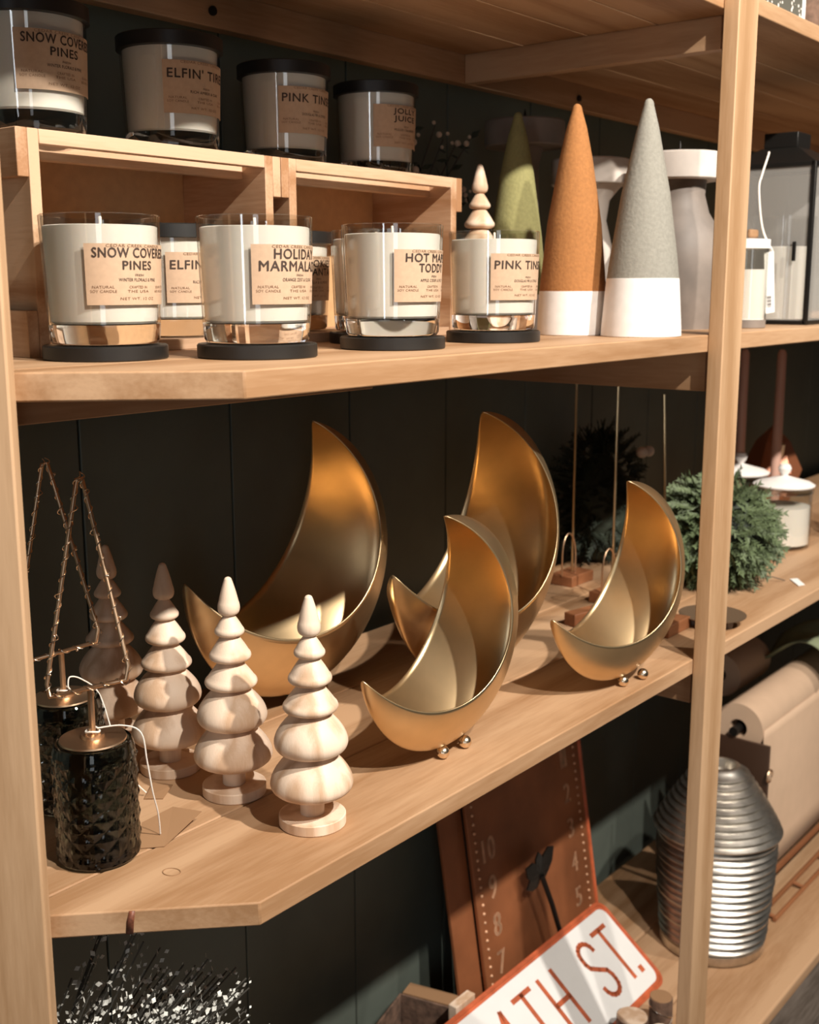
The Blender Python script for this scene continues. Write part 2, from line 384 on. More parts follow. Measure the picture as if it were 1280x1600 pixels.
# height of the glass jar itself is 0 .. .1075 (its foot at z = 0)
def candle(kind, label, loc, phi_left, lid, group, under=False, lettered=True):
    rz = atan2(-loc[0], loc[1]) + radians(phi_left+52)
    t = thing('candle', label, 'candle', loc, rz, group)
    wall = MB().lathe([(.0440, .0175)] + [(jr(z)-.0022, z) for z in (.019, .04, .08, .1075)] + [(jr(.1075)-.0010, .1083), (jr(.1075), .1075)] + [(jr(z), z) for z in (.08, .04, .0178)], 64)
    j = obj('jar', wall, M['glass'], t)
    foot = MB().lathe([(.0005, 0.0006), (.040, .0006), (.0445, .0012), (.0464, .004), (jr(.0174), .0174), (.0005, .0174)], 64)
    obj('jar_foot', foot, M['gbase'], j)
    wx = MB().lathe([(.0005, .0182), (.0425, .0182), (.0445, .020)] + [(jr(z)-.0027, z) for z in (.03, .06, .0985)] + [(jr(.0985)-.004, .0992), (.0005, .0988)], 64)
    obj('wax', wx, M['wax'], t)
    if under:
        obj('lid', MB().lathe([(.0005, -.0125), (.0518, -.0125), (.053, -.0115), (.053, -.0013), (.0518, -.0002), (.0005, -.0002)], 64), M['lid'], t)
    if not lid:
        obj('wick', MB().tube([(0, 0, .098), (.0005, 0, .103), (.001, .0008, .1075)], .0013, 8), M['wick'], t)
    else:
        l = MB().lathe([(.0005, .0975), (.0512, .0975), (.0535, .0982), (.0535, .1105), (.0525, .1115), (.0005, .1115)], 64)
        obj('lid', l, M['lid'], t)
    lb = MB(); n = 40; half = radians(52); zz = (.0340, .0500, .0670, .0835)
    for off in (.00015, .00055):
        for z in zz:
            for i in range(n+1):
                ph = -half+2*half*i/n; R = jr(z)+off; lb.v.append((R*sin(ph), -R*cos(ph), z))
    K = len(zz)*(n+1); idx = lambda s, a, i: s*K+a*(n+1)+i
    for a in range(len(zz)-1):
        for i in range(n):
            lb.f.append((idx(1, a, i), idx(1, a, i+1), idx(1, a+1, i+1), idx(1, a+1, i)))
            lb.f.append((idx(0, a, i), idx(0, a+1, i), idx(0, a+1, i+1), idx(0, a, i+1)))
        for i in (0, n): lb.f.append((idx(0, a, i), idx(1, a, i), idx(1, a+1, i), idx(0, a+1, i)))
    for a in (0, len(zz)-1):
        for i in range(n): lb.f.append((idx(0, a, i), idx(0, a, i+1), idx(1, a, i+1), idx(1, a, i)))
    L = obj('label', lb, M['kraft'], t)
    if lettered:
        tx = MB(); fx = MB(); big, small = LABELS[kind]
        for body, deg, z, h in big: bend(tx, body, 0, z, radians(deg)*.049, h, .0009, .00022)
        bend(tx, 'FRESH', 0.02, .0583, .0085, .0019, .0009); bend(tx, small, .02, .0545, .038, .0027, .0009)
        hd = MB(); bend(hd, 'CEDAR CREEK CANDLES', 0, .0819, .056, .0024, .0009); obj('heading', hd, M['ink2'], L, smooth=False)
        for c_, a_, b_ in ((-.62, 'NATURAL', 'SOY CANDLE'), (0, 'CRAFTED IN', 'THE USA'), (.62, 'BURN TIME', '60 HOURS')):
            bend(fx, a_, c_, .0486, .0180, .0022, .0009); bend(fx, b_, c_, .0452, .0215, .0022, .0009)
        bend(fx, 'NET WT. 12 OZ', 0, .0392, .034, .0022, .0009)
        obj('lettering', tx, M['ink'], L, smooth=False); obj('small_print', fx, M['ink2'], L, smooth=False)
    return t
G1 = 'open candles on the middle shelf'; G2 = 'lidded candles on the crates'
front = [('snow', (.622, .84), -16, 'open white candle labelled SNOW COVERED PINES on a black lid'),
         ('holiday', (.721, .755), -4, 'open white candle labelled HOLIDAY MARMALADE on a black lid'),
         ('hot', (.905, .752), 2, 'open white candle labelled HOT MAPLE TODDY on a black lid'),
         ('pink', (1.089, .757), -4, 'open white candle labelled PINK TINSEL on a black lid beside the cones')]
for k_, (x, y), pl, lab in front:
    candle(k_, lab, (x, y, Z1+.0125), pl, False, G1, True)
candle('hot', 'open candle half hidden behind HOT MAPLE TODDY, its left edge showing', (.990, .845, Z1+.0125), 25, False, G1, True)
candle('elfin', "lidded candle labelled ELFIN' standing inside the left crate", (.795, .955, Z1+.0115), -8, True, 'lidded candles inside the crates')
candle('cookies', 'lidded candle ending in SANTA on its label, inside the right crate', (.980, .9745, Z1+.0115), -6, True, 'lidded candles inside the crates')
for k_, (x, y), pl, lab in (('snow', (.640, .954), -15, 'lidded candle labelled SNOW COVERED PINES on top of the left crate'),
                            ('elfin', (.812, .967), -9, "lidded candle labelled ELFIN' TIRED on top of the left crate"),
                            ('pink', (.993, .985), -8, 'lidded candle labelled PINK TINSEL on top of the right crate'),
                            ('jolly', (1.158, .988), -4, 'lidded candle labelled JOLLY JUICE on top of the right crate')):
    candle(k_, lab, (x, y, 1.6345), pl, True, G2)

# ------------------------------------------------------------------ crates
def crate(x0, x1, label):
    y0, y1 = .90, 1.035; z0, z1 = Z1, 1.634
    t = thing('wooden_crate', label, 'crate', ((x0+x1)/2, (y0+y1)/2, z0), 0, 'crates lying on their sides on the middle shelf')
    def P(n, mb, mat): return obj(n, MB().raw([(a-(x0+x1)/2, b-(y0+y1)/2, c-z0) for a, b, c in mb.v], mb.f), mat, t, bevel=.0008)
    bt = .0115; s = .011
    P('side_panel', MB().box(x0+bt, x0+bt+s, y0, y1, z0, z1), M['crateY'])
    P('side_panel', MB().box(x1-bt-s, x1-bt, y0, y1, z0, z1), M['crateY'])
    for za, zb in ((z0, z0+.041), (z1-.041, z1)):
        P('batten', MB().box(x0, x0+bt-.0003, y0, y1, za, zb), M['crateY'])
        P('batten', MB().box(x1-bt+.0003, x1, y0, y1, za, zb), M['crateY'])
    xa, xb = x0+bt+s+.0003, x1-bt-s-.0003
    P('slat', MB().box(xa, xb, y0, y0+.012, z1-.0125, z1), M['crateX'])
    P('slat', MB().box(xa, xb, y0+.034, y0+.046, z1-.022, z1), M['crateX'])
    P('slat', MB().box(xa, xb, y0+.0465, y1-.006, z1-.0105, z1), M['crateX'])
    P('slat', MB().box(xa, xb, y0+.002, y0+.062, z0, z0+.0105), M['crateX'])
    P('slat', MB().box(xa, xb, y0+.065, y1-.006, z0, z0+.0105), M['crateX'])
    P('bottom_board', MB().box(xa, xb, y1-.0055, y1, z0, z1), M['board'])
    return t
crate(.585, .8995, 'left pale wooden crate on its side, behind SNOW COVERED PINES')
crate(.9005, 1.222, 'right pale wooden crate on its side, behind HOT MAPLE TODDY')

# ------------------------------------------------------------------ felt cones
def cone(loc, prof, dip, mat, label):
    t = thing('decorative_cone', label, 'cone', loc, 0, 'felt cones on the middle shelf')
    def rad(z):
        for (r0, z0), (r1, z1) in zip(prof, prof[1:]):
            if z0 <= z <= z1: return r0+(r1-r0)*(z-z0)/(z1-z0)
    zs = [dip + (prof[-1][1]-dip)*i/60 for i in range(61)]
    tip = prof[-1][1]; rt = rad(tip-.008)
    body = [(.0005, dip)] + [(rad(z), z) for z in zs if z < tip-.008] + [(rt*cos(a), tip-.008+.008*sin(a)) for a in (0, .3, .6, .9, 1.2, 1.5)]
    obj('cone_body', MB().lathe(body, 56), mat, t, angle=60)
    if dip > .002:
        b = [(.0005, 0), (rad(0)-.001, 0), (rad(0), .001)] + [(rad(dip*i/6)+.0004, dip*i/6) for i in range(1, 7)] + [(rad(dip)-.001, dip+.0004)]
        obj('painted_base', MB().lathe(b, 56), M['dip'], t)
cone((1.305, .784, Z1), [(.0445, 0), (.0422, .059), (.0341, .139), (.0209, .217), (.0128, .255), (.0055, .279), (.004, .284)], .055, M['felt_o'], 'rust orange felt cone with white painted base, left of the grey cone')
cone((1.315, .6905, Z1), [(.0495, 0), (.0441, .07), (.0408, .097), (.0293, .172), (.0215, .209), (.0137, .246), (.0055, .277), (.004, .2825)], .0705, M['felt_g'], 'grey felt cone with white painted base, beside the post')
cone((1.399, .935, Z1), [(.0465, 0), (.0425, .07), (.036, .13), (.0235, .215), (.0135, .265), (.0055, .293), (.004, .298)], .05, M['felt_n'], 'olive green felt cone behind the turned wooden tree')
cone((1.31, 1.02, Z1), [(.034, 0), (.026, .08), (.013, .17), (.005, .207), (.003, .212)], .0, M['berry'], 'small pale cone tip peeking over the right crate')

# ------------------------------------------------------------------ turned wooden trees
def arc(p0, p1, p2, n=8):
    return [((1-t)**2*p0[0]+2*t*(1-t)*p1[0]+t*t*p2[0], (1-t)**2*p0[1]+2*t*(1-t)*p1[1]+t*t*p2[1]) for t in [i/n for i in range(n+1)]]
def tree_parts(t):
    obj('base', MB().lathe([(.0005, 0), (.0305, 0), (.0315, .001), (.0315, .0098), (.0305, .0105), (.0005, .0105)], 48), M['tree'], t)
    obj('trunk', MB().lathe([(.0005, .0106), (.0114, .0106), (.0114, .0290), (.0005, .0290)], 32), M['tree'], t)
    p = [(.0005, .0235), (.012, .0235)]
    tiers = [(.0235, .0335, .066, .0388, .0195), (.0655, .0745, .1065, .0345, .0150), (.106, .1135, .1340, .0258, .0102),
             (.1335, .1405, .160, .0204, .0078), (.1595, .166, .1812, .0145, .0046), (.1805, .187, .2168, .0108, .0036)]
    for k, (zb, zm, zt, rm, rt) in enumerate(tiers):
        r0 = .012 if k == 0 else tiers[k-1][4]*.92
        h_ = zt-zb
        zl = zb+h_*(.27 if k < 2 else .2)
        p += arc((r0, zb), (rm*.97, zb), (rm, zl), 8)
        if k < 2: p += arc((rm, zl), (rm*1.0, zb+h_*.58), (rt, zt), 12)[1:]
        else:
            rq, zq = rm+(rt-rm)*.16, zb+h_*.38
            p += arc((rm, zl), (rm, zb+h_*.31), (rq, zq), 4)[1:] + arc((rq, zq), ((rq+rt)/2+.0008, (zq+zt)/2), (rt, zt), 7)[1:]
        p += [(rt, zt)]
    p += [(.0026, .2182), (.0012, .2189), (.0003, .219)]
    p = [(r, z*.98+.0062) for r, z in p]
    obj('crown', MB().lathe(p, 56), M['tree'], t, angle=50)
GT = 'turned wooden trees in a row on the lower shelf'
t1 = thing('wooden_tree', 'turned pale wooden tree standing nearest the shelf front edge', 'decoration', (.729, .706, Z2), .3, GT)
tree_parts(t1)
dup(t1, (.729, .813, Z2), 1.7, 'turned wooden tree second from the shelf front edge, before the large left moon')
dup(t1, (.727, .908, Z2), 3.0, 'turned wooden tree third from the shelf front edge')
dup(t1, (.742, 1.022, Z2), 4.4, 'shaded turned wooden tree nearest the dark wall, behind the wire triangle')
ts = dup(t1, (1.303, .93, Z1), 2.2, 'turned wooden tree on the middle shelf behind the PINK TINSEL candle'); ts['group'] = 'turned wooden tree on the middle shelf'

# ------------------------------------------------------------------ crescent moon bowls
def moon(loc, Ro, ph, psi, gam, rir, T, label, clear, feet):
    t = thing('moon_bowl', label, 'bowl', loc, ph, 'gold crescent moon bowls')
    n, ms = 64, 40; Zc = clear+Ro
    m = Vector((cos(psi), sin(psi))); h = Ro*sin(gam); Ri = h*rir; e_ = sqrt(max(Ri*Ri-h*h, 1e-12))
    cm = m*(Ro*cos(gam)-e_)
    tip0 = Vector((Ro*cos(psi-gam), Ro*sin(psi-gam))); tip1 = Vector((Ro*cos(psi+gam), Ro*sin(psi+gam)))
    bm = atan2(-m.y, -m.x)
    unw = lambda b: bm+(b-bm+pi) % (2*pi)-pi
    b0 = unw(atan2(*(tip0-cm).yx)); b1 = unw(atan2(*(tip1-cm).yx))
    mb = MB()
    for i in range(n+1):
        tt = i/n; tt = .5-.5*cos(pi*tt)
        tt = .6*tt+.4*i/n
        a = (psi-gam)-tt*(2*pi-2*gam); O = Vector((Ro*cos(a), Ro*sin(a)))
        b = b0+(b1-b0)*tt; I = cm+Vector((Ri*cos(b), Ri*sin(b)))
        pr = T*max(0, sin(pi*tt))**.8+.0004
        for j in range(ms+1):
            sv = -1+2*j/ms; q = I+(O-I)*(1-abs(sv)**1.5); mb.v.append((q.x, pr*sv, Zc+q.y))
    for i in range(n):
        for j in range(ms):
            k = i*(ms+1)+j; mb.f.append((k, k+1, k+ms+2, k+ms+1))
    obj('bowl', mb, M['gold'], t, angle=180, solid=.0014)
    rb = .0072*Ro/.1247
    for u, y in feet: obj('foot', MB().ball((u, y, rb), rb), M['pearl'], t)
    # short studs joining the feet to the bowl
    for u, y in feet:
        pass
    return t
moon((.929, .705, Z2), .1247, -.034, 2.4275, .8731, 1.034, .0522, 'small gold crescent moon bowl in front of the large right moon', .0125, ((-.004, -.004), (.034, -.004), (.015, .02)))
moon((1.238, .6674, Z2), .1244, -.17, 2.4164, .93, 1.016, .0538, 'small gold crescent moon bowl nearest the wooden post', .0125, ((.010, -.004), (.05, -.004), (.028, .02)))
moon((.9436, .9392, Z2), .1637, .0095, 2.2255, .9001, 1.0232, .0775, 'large gold crescent moon bowl behind the wooden trees', .0165, ((-.004, .0), (.045, .0), (.02, .03)))
moon((1.13, .805, Z2), .1645, .01, 2.34, .825, 1.039, .079, 'large gold crescent moon bowl standing between the two small ones', .0165, ((-.01, -.0), (.06, .01), (.02, .035)))

# ------------------------------------------------------------------ smoked jars with wire triangles
def wire_jar(loc, tris, stem_top, label, tagpts, twine):
    t = thing('wire_tree_jar', label, 'decoration', loc, 0, 'smoked glass jars topped with copper wire trees')
    tri = lambda x: abs((x % 1)-.5)*2
    def fn(r, z, a):
        if r > .0352 and .004 < z < .094:
            u, v = 11*a/(2*pi), z/.0185
            return r-.0004+.0022*min(tri(u+v), tri(u-v), 1)*(.55+.45*tri(3*u))
        return r
    prof_o = [(.0005, 0), (.031, 0), (.0345, .002)] + [(.0358, .004+i*.0011) for i in range(83)] + [(.0353, .097), (.0352, .1), (.0335, .1065), (.0325, .108)]
    prof_i = [(.0305, .1078), (.0325, .098), (.0328, .012), (.030, .0085), (.0005, .008)]
    obj('jar', MB().lathe(prof_o+prof_i, 132, fn=fn), M['smoke'], t, smooth=False)
    ld = obj('lid', MB().lathe([(.0005, .1083), (.0285, .1083), (.029, .109), (.0285, .1103), (.010, .1108), (.0095, .1135), (.006, .114), (.0005, .114)], 48), M['copper'], t)
    obj('stem', MB().tube([(0, 0, .1135), (0, 0, stem_top)], .0028, 10), M['copper'], t)
    A, B, C = [Vector(p) for p in tris]
    pts = []
    for P, Q in ((B, A), (A, C), (C, B)):
        for i in range(12): pts.append(P.lerp(Q, (i+.5)/12.0*.96+.02))
    f = obj('wire_triangle', MB().tube(pts, .0019, 8, closed=True), M['copper'], t, angle=80)
    fw = MB()
    for P, Q in ((B, A), (A, C), (C, B)):
        d = (Q-P); Ln = d.length; d.normalize(); u = d.orthogonal().normalized(); v = d.cross(u)
        turns = Ln/.014; hel = []
        for i in range(int(turns*12)+1):
            s = .03+.94*i/(turns*12); a = 2*pi*turns*s
            r = .0024+.002*max(0, sin(a*.37+Ln*90))**8
            hel.append(P+d*Ln*s+(u*cos(a)+v*sin(a))*r)
        fw.tube(hel, .0005, 5)
    obj('fairy_wire', fw, M['fairy'], f)
    bd = MB()
    for P, Q in ((B, A), (A, C), (C, B)):
        nb = int((Q-P).length/.033)
        for i in range(nb):
            c = P.lerp(Q, (i+.6)/nb)+Vector((random.uniform(-.003, .003), -.002, random.uniform(-.002, .002))); bd.ball(tuple(c), .0013, 8, 6)
    obj('light_bead', bd, M['fairy'], f)
    tw = obj('twine', MB().tube(smooth_path(twine), .0007, 6), M['twine'], t)
    lo = MB().tube([(.006*cos(a), .006*sin(a), .1165+.001*sin(2*a)) for a in [2*pi*i/14 for i in range(14)]], .0009, 6, closed=True)
    obj('knot', lo, M['twine'], tw)
    if tagpts:
        tg = MB(); nn = len(tagpts); tg.v = [tuple(p) for p in tagpts]+[(p[0], p[1], p[2]-.0006) for p in tagpts]
        tg.f = [tuple(range(nn)), tuple(range(2*nn-1, nn-1, -1))]+[(i, nn+i, nn+(i+1) % nn, (i+1) % nn) for i in range(nn)]
        obj('paper_tag', tg, M['tagbrown'], t)
    return t
wire_jar((.565, .81, Z2), ((.018, .024, .345), (-.030, .023, .149), (.019, -.033, .166)), .157,
         'smoked glass jar with copper wire tree nearest the shelf front',
         [(.026, -.018, .0012), (.045, -.034, .001), (.098, -.024, .012), (.086, .003, .013), (.052, .006, .009)],
         [(.004, -.002, .118), (.02, -.016, .119), (.030, -.028, .112), (.0335, -.030, .085), (.038, -.030, .055), (.046, -.026, .03), (.052, -.020, .006)])
wire_jar((.611, .919, Z2), ((.014, .029, .342), (-.035, .027, .144), (.021, -.035, .167)), .155,
         'smoked glass jar with copper wire tree, half behind the front one',
         [(.050, -.050, .0012), (.062, -.064, .001), (.082, -.055, .006), (.074, -.035, .006)],
         [(.004, -.002, .118), (.016, .012, .122), (.026, .006, .118), (.032, -.012, .105), (.037, -.026, .06), (.048, -.036, .02), (.056, -.046, .004)])

# ------------------------------------------------------------------ right part of the lower shelf
def hanger(loc, h, label, lean):
    t = thing('ornament_stand', label, 'stand', loc, 0, 'thin brass ornament stands with dark wood feet')
    obj('base', MB().box(-.035, .035, -.022, .022, 0, .018), M['darkwood'], t, bevel=.0015)
    obj('rod', MB().tube([(0, 0, .017), (lean[0]*.5, lean[1]*.5, h*.5), (lean[0], lean[1], h)], .0022, 8), M['gold'], t)
    lp = [(.018*cos(a)-.018, -.006+.004*sin(a*.5), .05+.038*sin(a)) for a in [pi*1.15*i/16-.1*pi for i in range(17)]]
    lp = [(lp[0][0], lp[0][1], .0175)]+lp+[(lp[-1][0], lp[-1][1], .0175)]
    obj('wire_loop', MB().tube(lp, .0016, 7), M['copper'], t, angle=80)
    return t
hanger((1.66, .985, Z2), .345, 'brass rod stand farthest from the shelf edge, behind the large moon', (.0, .0))
hanger((1.60, .875, Z2), .345, 'brass rod stand with wire loop between moon and pine ball', (.0, .0))
hanger((1.50, .730, Z2), .345, 'brass rod stand on dark wood foot beside the wooden post', (-.01, .012))
for lc, sz, rz, lab in (((1.375, .705, Z2), (.05, .014, .022), .15, 'small dark wood block behind the small moon by the post'),
                        ((1.46, .845, Z2), (.06, .022, .02), -.2, 'dark red wood block lying before the middle brass rod')):
    b = obj('wooden_block', MB().box(-sz[0]/2, sz[0]/2, -sz[1]/2, sz[1]/2, 0, sz[2]), M['darkwood'], bevel=.0015, loc=lc); b.rotation_euler.z = rz
    tag(b, lab, 'block')
dsh = thing('footed_dish', 'flat dark brass dish on small feet by the wooden post', 'dish', (1.575, .692, Z2))
M['brass_dark'] = plain('aged_brass', (.20, .13, .08), .5, .5)
obj('plate', MB().lathe([(.0005, .0125), (.040, .0125), (.049, .0145), (.0495, .0158), (.040, .0148), (.0005, .0145)], 48), M['brass_dark'], dsh)
for a in (.3, 2.4, 4.5): obj('foot', MB().lathe([(.0005, 0), (.005, 0), (.006, .005), (.005, .0126), (.0005, .0126)], 12, (.03*cos(a), .03*sin(a))), M['stone'], dsh)
def needle_ball(name, c, rx, ry, rz, n, ln, mat, core, seed, droop=0.0):
    R = random.Random(seed); mb = MB()
    ico = [(rx*.8*sin(pi*i/10), -rz*.8*cos(pi*i/10)) for i in range(11)]
    for i in range(n):
        u = R.uniform(-.92, 1); a = R.uniform(0, 2*pi); s = sqrt(max(0, 1-u*u))
        nrm = Vector((s*cos(a), s*sin(a), u)); base = Vector((nrm.x*rx*.8, nrm.y*ry*.8, nrm.z*rz*.8))
        d = (nrm*.55+Vector((R.uniform(-.5, .5), R.uniform(-.5, .5), R.uniform(-.3, .3)-droop))).normalized()
        L_ = ln*R.uniform(.7, 1.2); side = d.orthogonal().normalized(); up = d.cross(side)
        # a scaly sprig: a row of paired blades along the stem
        for q in range(5):
            p = base+d*L_*q/5; wv = .0032*(1-q/7)
            for sg in (-1, 1):
                tip = p+d*L_*.3+side*sg*L_*.16+up*R.uniform(-.002, .002)
                b0 = len(mb.v)
                mb.v += [tuple(p), tuple(p+d*L_*.12+side*sg*wv*2.0+up*wv*.6), tuple(tip), tuple(p+d*L_*.2+side*sg*wv*.2-up*wv*.3)]
                mb.f += [(b0, b0+1, b0+2), (b0, b0+2, b0+3)]
    return mb
pb = thing('pine_ball', 'round green pine ball behind the wooden post', 'greenery', (1.80, .79, Z2))
PR = .098
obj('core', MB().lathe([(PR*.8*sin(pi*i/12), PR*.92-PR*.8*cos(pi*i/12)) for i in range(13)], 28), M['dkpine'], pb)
fo = needle_ball('f', 0, PR, PR, PR, 900, .034, M['pine'], 0, 3, .35); fo.xf(Matrix.Translation((0, 0, PR*.92)))
fo.v = [(a, b, max(c, .001)) for a, b, c in fo.v]
fo_o = obj('foliage', fo, M['pine'], pb, smooth=False); fo_o['kind'] = 'stuff'
obj('cord', MB().tube([(.06, -.06, .012), (.075, -.072, .008), (.083, -.09, .003)], .0008, 5), M['twig'], pb)
tgo = MB().prism([(.070, -.118), (.083, -.124), (.118, -.098), (.105, -.090)], .0008, .0016)
obj('paper_tag', tgo, M['white'], pb)['label'] = 'white paper tag lying on the shelf'
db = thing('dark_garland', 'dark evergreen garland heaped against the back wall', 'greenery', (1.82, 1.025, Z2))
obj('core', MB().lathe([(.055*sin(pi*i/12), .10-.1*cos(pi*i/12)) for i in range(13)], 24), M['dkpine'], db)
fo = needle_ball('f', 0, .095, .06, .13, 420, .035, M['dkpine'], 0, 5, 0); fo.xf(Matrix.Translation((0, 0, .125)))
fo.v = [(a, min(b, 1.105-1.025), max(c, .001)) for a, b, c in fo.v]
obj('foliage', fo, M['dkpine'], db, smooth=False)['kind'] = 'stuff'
for c in ((.02, -.07, .205), (.075, -.055, .20)): obj('berry', MB().ball(c, .010), M['berry'], db)
def lidded_jar(loc, R, h, label):
    t = thing('candle_jar', label, 'candle', loc, 0, 'glass candle jars with knobbed lids')
    j = obj('jar', MB().lathe([(.0005, .0005), (R-.004, .0005), (R, .004), (R, h), (R-.0022, h), (R-.0022, .008), (.0005, .008)], 48), M['glass'], t)
    obj('rim_band', MB().lathe([(R+.0002, h-.012), (R+.002, h-.011), (R+.002, h-.005), (R+.0002, h-.004)], 48), M['glass'], j)
    obj('wax', MB().lathe([(.0005, .0085), (R-.003, .0085), (R-.003, h*.68), (.0005, h*.68)], 48), M['wax'], t)
    l = obj('lid', MB().lathe([(.0005, h+.0003), (R+.003, h+.0003), (R+.004, h+.003), (R-.004, h+.008), (R*.5, h+.014), (.009, h+.019), (.0005, h+.0195)], 48), M['dip'], t)
    obj('knob', MB().lathe([(.006, h+.018), (.0065, h+.022), (.011, h+.028), (.0125, h+.034), (.009, h+.041), (.0005, h+.043)], 24), M['dip'], l)
lidded_jar((2.155, .815, Z2), .0535, .118, 'glass candle jar with white knobbed lid, right of the pine ball')
lidded_jar((2.205, .925, Z2), .0535, .125, 'glass candle jar with knobbed lid, half hidden behind the post')
def taper(loc, h, label):
    t = thing('taper_candle', label, 'candle', loc, 0, 'tall dusty pink taper candles')
    obj('stick', MB().lathe([(.0005, .0295), (.0108, .0295), (.0110, .04), (.0095, h-.01), (.006, h-.002), (.0005, h)], 24), M['pink'], t)
    obj('holder', MB().lathe([(.0005, 0), (.026, 0), (.026, .004), (.010, .008), (.013, .0292), (.0005, .0292)], 28), M['gold'], t)
taper((2.43, .940, Z2), .362, 'tall pink taper candle behind the knobbed candle jar')
taper((2.405, 1.012, Z2), .362, 'tall pink taper candle close beside the wooden post')
hk = obj('hook', MB().tube([(2.10, .68, 1.345), (2.13, .665, 1.345), (2.145, .66, 1.347)], lambda s: .0025+.002*(s > .8), 8), M['copper'])
tag(hk, 'thin copper peg under the middle shelf crossing the left taper', 'hook')
gp = thing('geometric_ornament', 'faceted copper coloured ornament behind the taper candle', 'decoration', (2.56, 1.0, Z2))
def facet(r, h, seg): return MB().lathe([(.0005, 0), (r*.6, 0), (r, h*.45), (r*.55, h*.8), (.0005, h)], seg)
obj('body', facet(.068, .185, 6), M['copperfoil'], gp, smooth=False)
obj('neck', MB().tube([(-.03, -.02, .10), (-.055, -.04, .125), (-.06, -.045, .15)], .007, 8), M['zinc'], gp)
gv = thing('glass_bottle', 'clear faceted glass bottle at the right edge of the shelf', 'bottle', (2.30, .735, Z2))
obj('body', MB().lathe([(.0005, 0), (.024, 0), (.030, .01), (.030, .07), (.012, .125), (.010, .15), (.0005, .152)], 8), M['zinc'], gv, smooth=False)
obj('cap', MB().lathe([(.0005, .1525), (.012, .1525), (.012, .165), (.0005, .166)], 16), M['copperfoil'], gv)

# ------------------------------------------------------------------ back of the middle shelf
def pedestal(loc, prof, mat, label):
    t = thing('candle_pedestal', label, 'candle holder', loc, 0, 'turned pedestals behind the felt cones')
    h = prof[-1][1]
    obj('body', MB().lathe([(.0005, 0), (prof[0][0], 0)]+prof+[(.0005, h)], 48), mat[0], t, angle=50)
    obj('top_disc', MB().lathe([(.0005, h+.0003), (.058, h+.0003), (.060, h+.002), (.060, h+.036), (.058, h+.038), (.0005, h+.036)], 48), mat[1], t)
    obj('candle_pin', MB().lathe([(.003, h+.036), (.002, h+.05), (.0005, h+.056)], 10), M['black'], t)
pedestal((1.594, .785, Z1), [(.064, .001), (.068, .03), (.070, .10), (.064, .135), (.045, .165), (.038, .19), (.040, .21)], (M['stone'], M['stonel']), 'thick grey pedestal beside the wooden post, behind the grey cone')
pedestal((1.60, .935, Z1), [(.056, .001), (.056, .03), (.050, .07), (.036, .12), (.026, .16), (.030, .19), (.045, .208), (.050, .212)], (M['stonel'], M['stonel']), 'pale flared pedestal between the orange and grey cones')
pedestal((1.515, 1.0, Z1), [(.046, .001), (.044, .03), (.030, .08), (.024, .13), (.022, .20), (.022, .24), (.028, .265)], (M['stone'], M['stone']), 'tallest shaded pedestal behind the olive cone')
bs = thing('berry_bush', 'dark leafy bush with glinting berries behind the right crate', 'greenery', (1.335, 1.03, Z1)) if 0 else thing('berry_branch', 'dark berry branch with glinting tips behind the right crate', 'greenery', (1.30, 1.085, Z1))
R = random.Random(11)
st = MB(); lv = MB(); be = MB()
for i in range(30):
    a = R.uniform(-1, 1); tip = Vector((.03+.14*a, R.uniform(-.035, -.005), R.uniform(.19, .30)))
    mid = Vector((tip.x*.4, -.006, tip.z*.55))
    path = [(0, -.006, .0), tuple(mid), tuple(tip)]
    st.tube(path, .0012, 5)
    for k in range(9):
        s = .35+.65*k/8; p = mid.lerp(tip, (s-.35)/.65) if s > .35 else mid
        d = Vector((R.uniform(-1, 1), R.uniform(-.6, .1), R.uniform(-.6, .8))).normalized(); q = d.orthogonal().normalized()
        L_ = R.uniform(.012, .024); lv.raw([p, p+d*L_*.5+q*.005, p+d*L_, p+d*L_*.5-q*.005], [(0, 1, 2, 3)])
    for k in range(2):
        be.ball(tuple(tip+Vector((R.uniform(-.012, .012), R.uniform(-.008, .0), R.uniform(-.02, .01)))), R.uniform(.002, .005), 8, 6)
obj('stem', st, M['twig'], bs); obj('foliage', lv, M['dkpine'], bs, smooth=False)['kind'] = 'stuff'; obj('berries', be, M['berry'], bs)['kind'] = 'stuff'
# lantern and small jar on the right
ln = thing('glass_lantern', 'black framed glass lantern at the right end of the middle shelf', 'lantern', (1.92, .755, Z1))
fr = MB(); hx, hy, hz = .075, .075, .252; tb = .0035
for sx in (-1, 1):
    for sy in (-1, 1): fr.box(sx*hx-tb, sx*hx+tb, sy*hy-tb, sy*hy+tb, 0, hz)
for z in (tb, hz-tb, hz*.62):
    if z == hz*.62: continue
    for s in (-1, 1):
        fr.box(-hx, hx, s*hy-tb, s*hy+tb, z-tb, z+tb); fr.box(s*hx-tb, s*hx+tb, -hy, hy, z-tb, z+tb)
fo_ = obj('frame', fr, M['black'], ln, bevel=.0006)
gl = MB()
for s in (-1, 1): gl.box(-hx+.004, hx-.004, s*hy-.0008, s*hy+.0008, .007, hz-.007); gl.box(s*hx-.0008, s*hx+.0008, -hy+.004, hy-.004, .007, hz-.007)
obj('glass_pane', gl, M['greyed'], fo_, smooth=False)
rf = MB(); rf.v = [(-hx, -hy, hz+.0003), (hx, -hy, hz+.0003), (hx, hy, hz+.0003), (-hx, hy, hz+.0003), (-.03, -.03, hz+.028), (.03, -.03, hz+.028), (.03, .03, hz+.028), (-.03, .03, hz+.028)]
rf.f = [(0, 1, 5, 4), (1, 2, 6, 5), (2, 3, 7, 6), (3, 0, 4, 7), (4, 5, 6, 7), (3, 2, 1, 0)]
obj('roof', rf, M['black'], ln, smooth=False)
obj('chimney', MB().box(-.028, .028, -.028, .028, hz+.0283, hz+.052), M['black'], ln, bevel=.001)
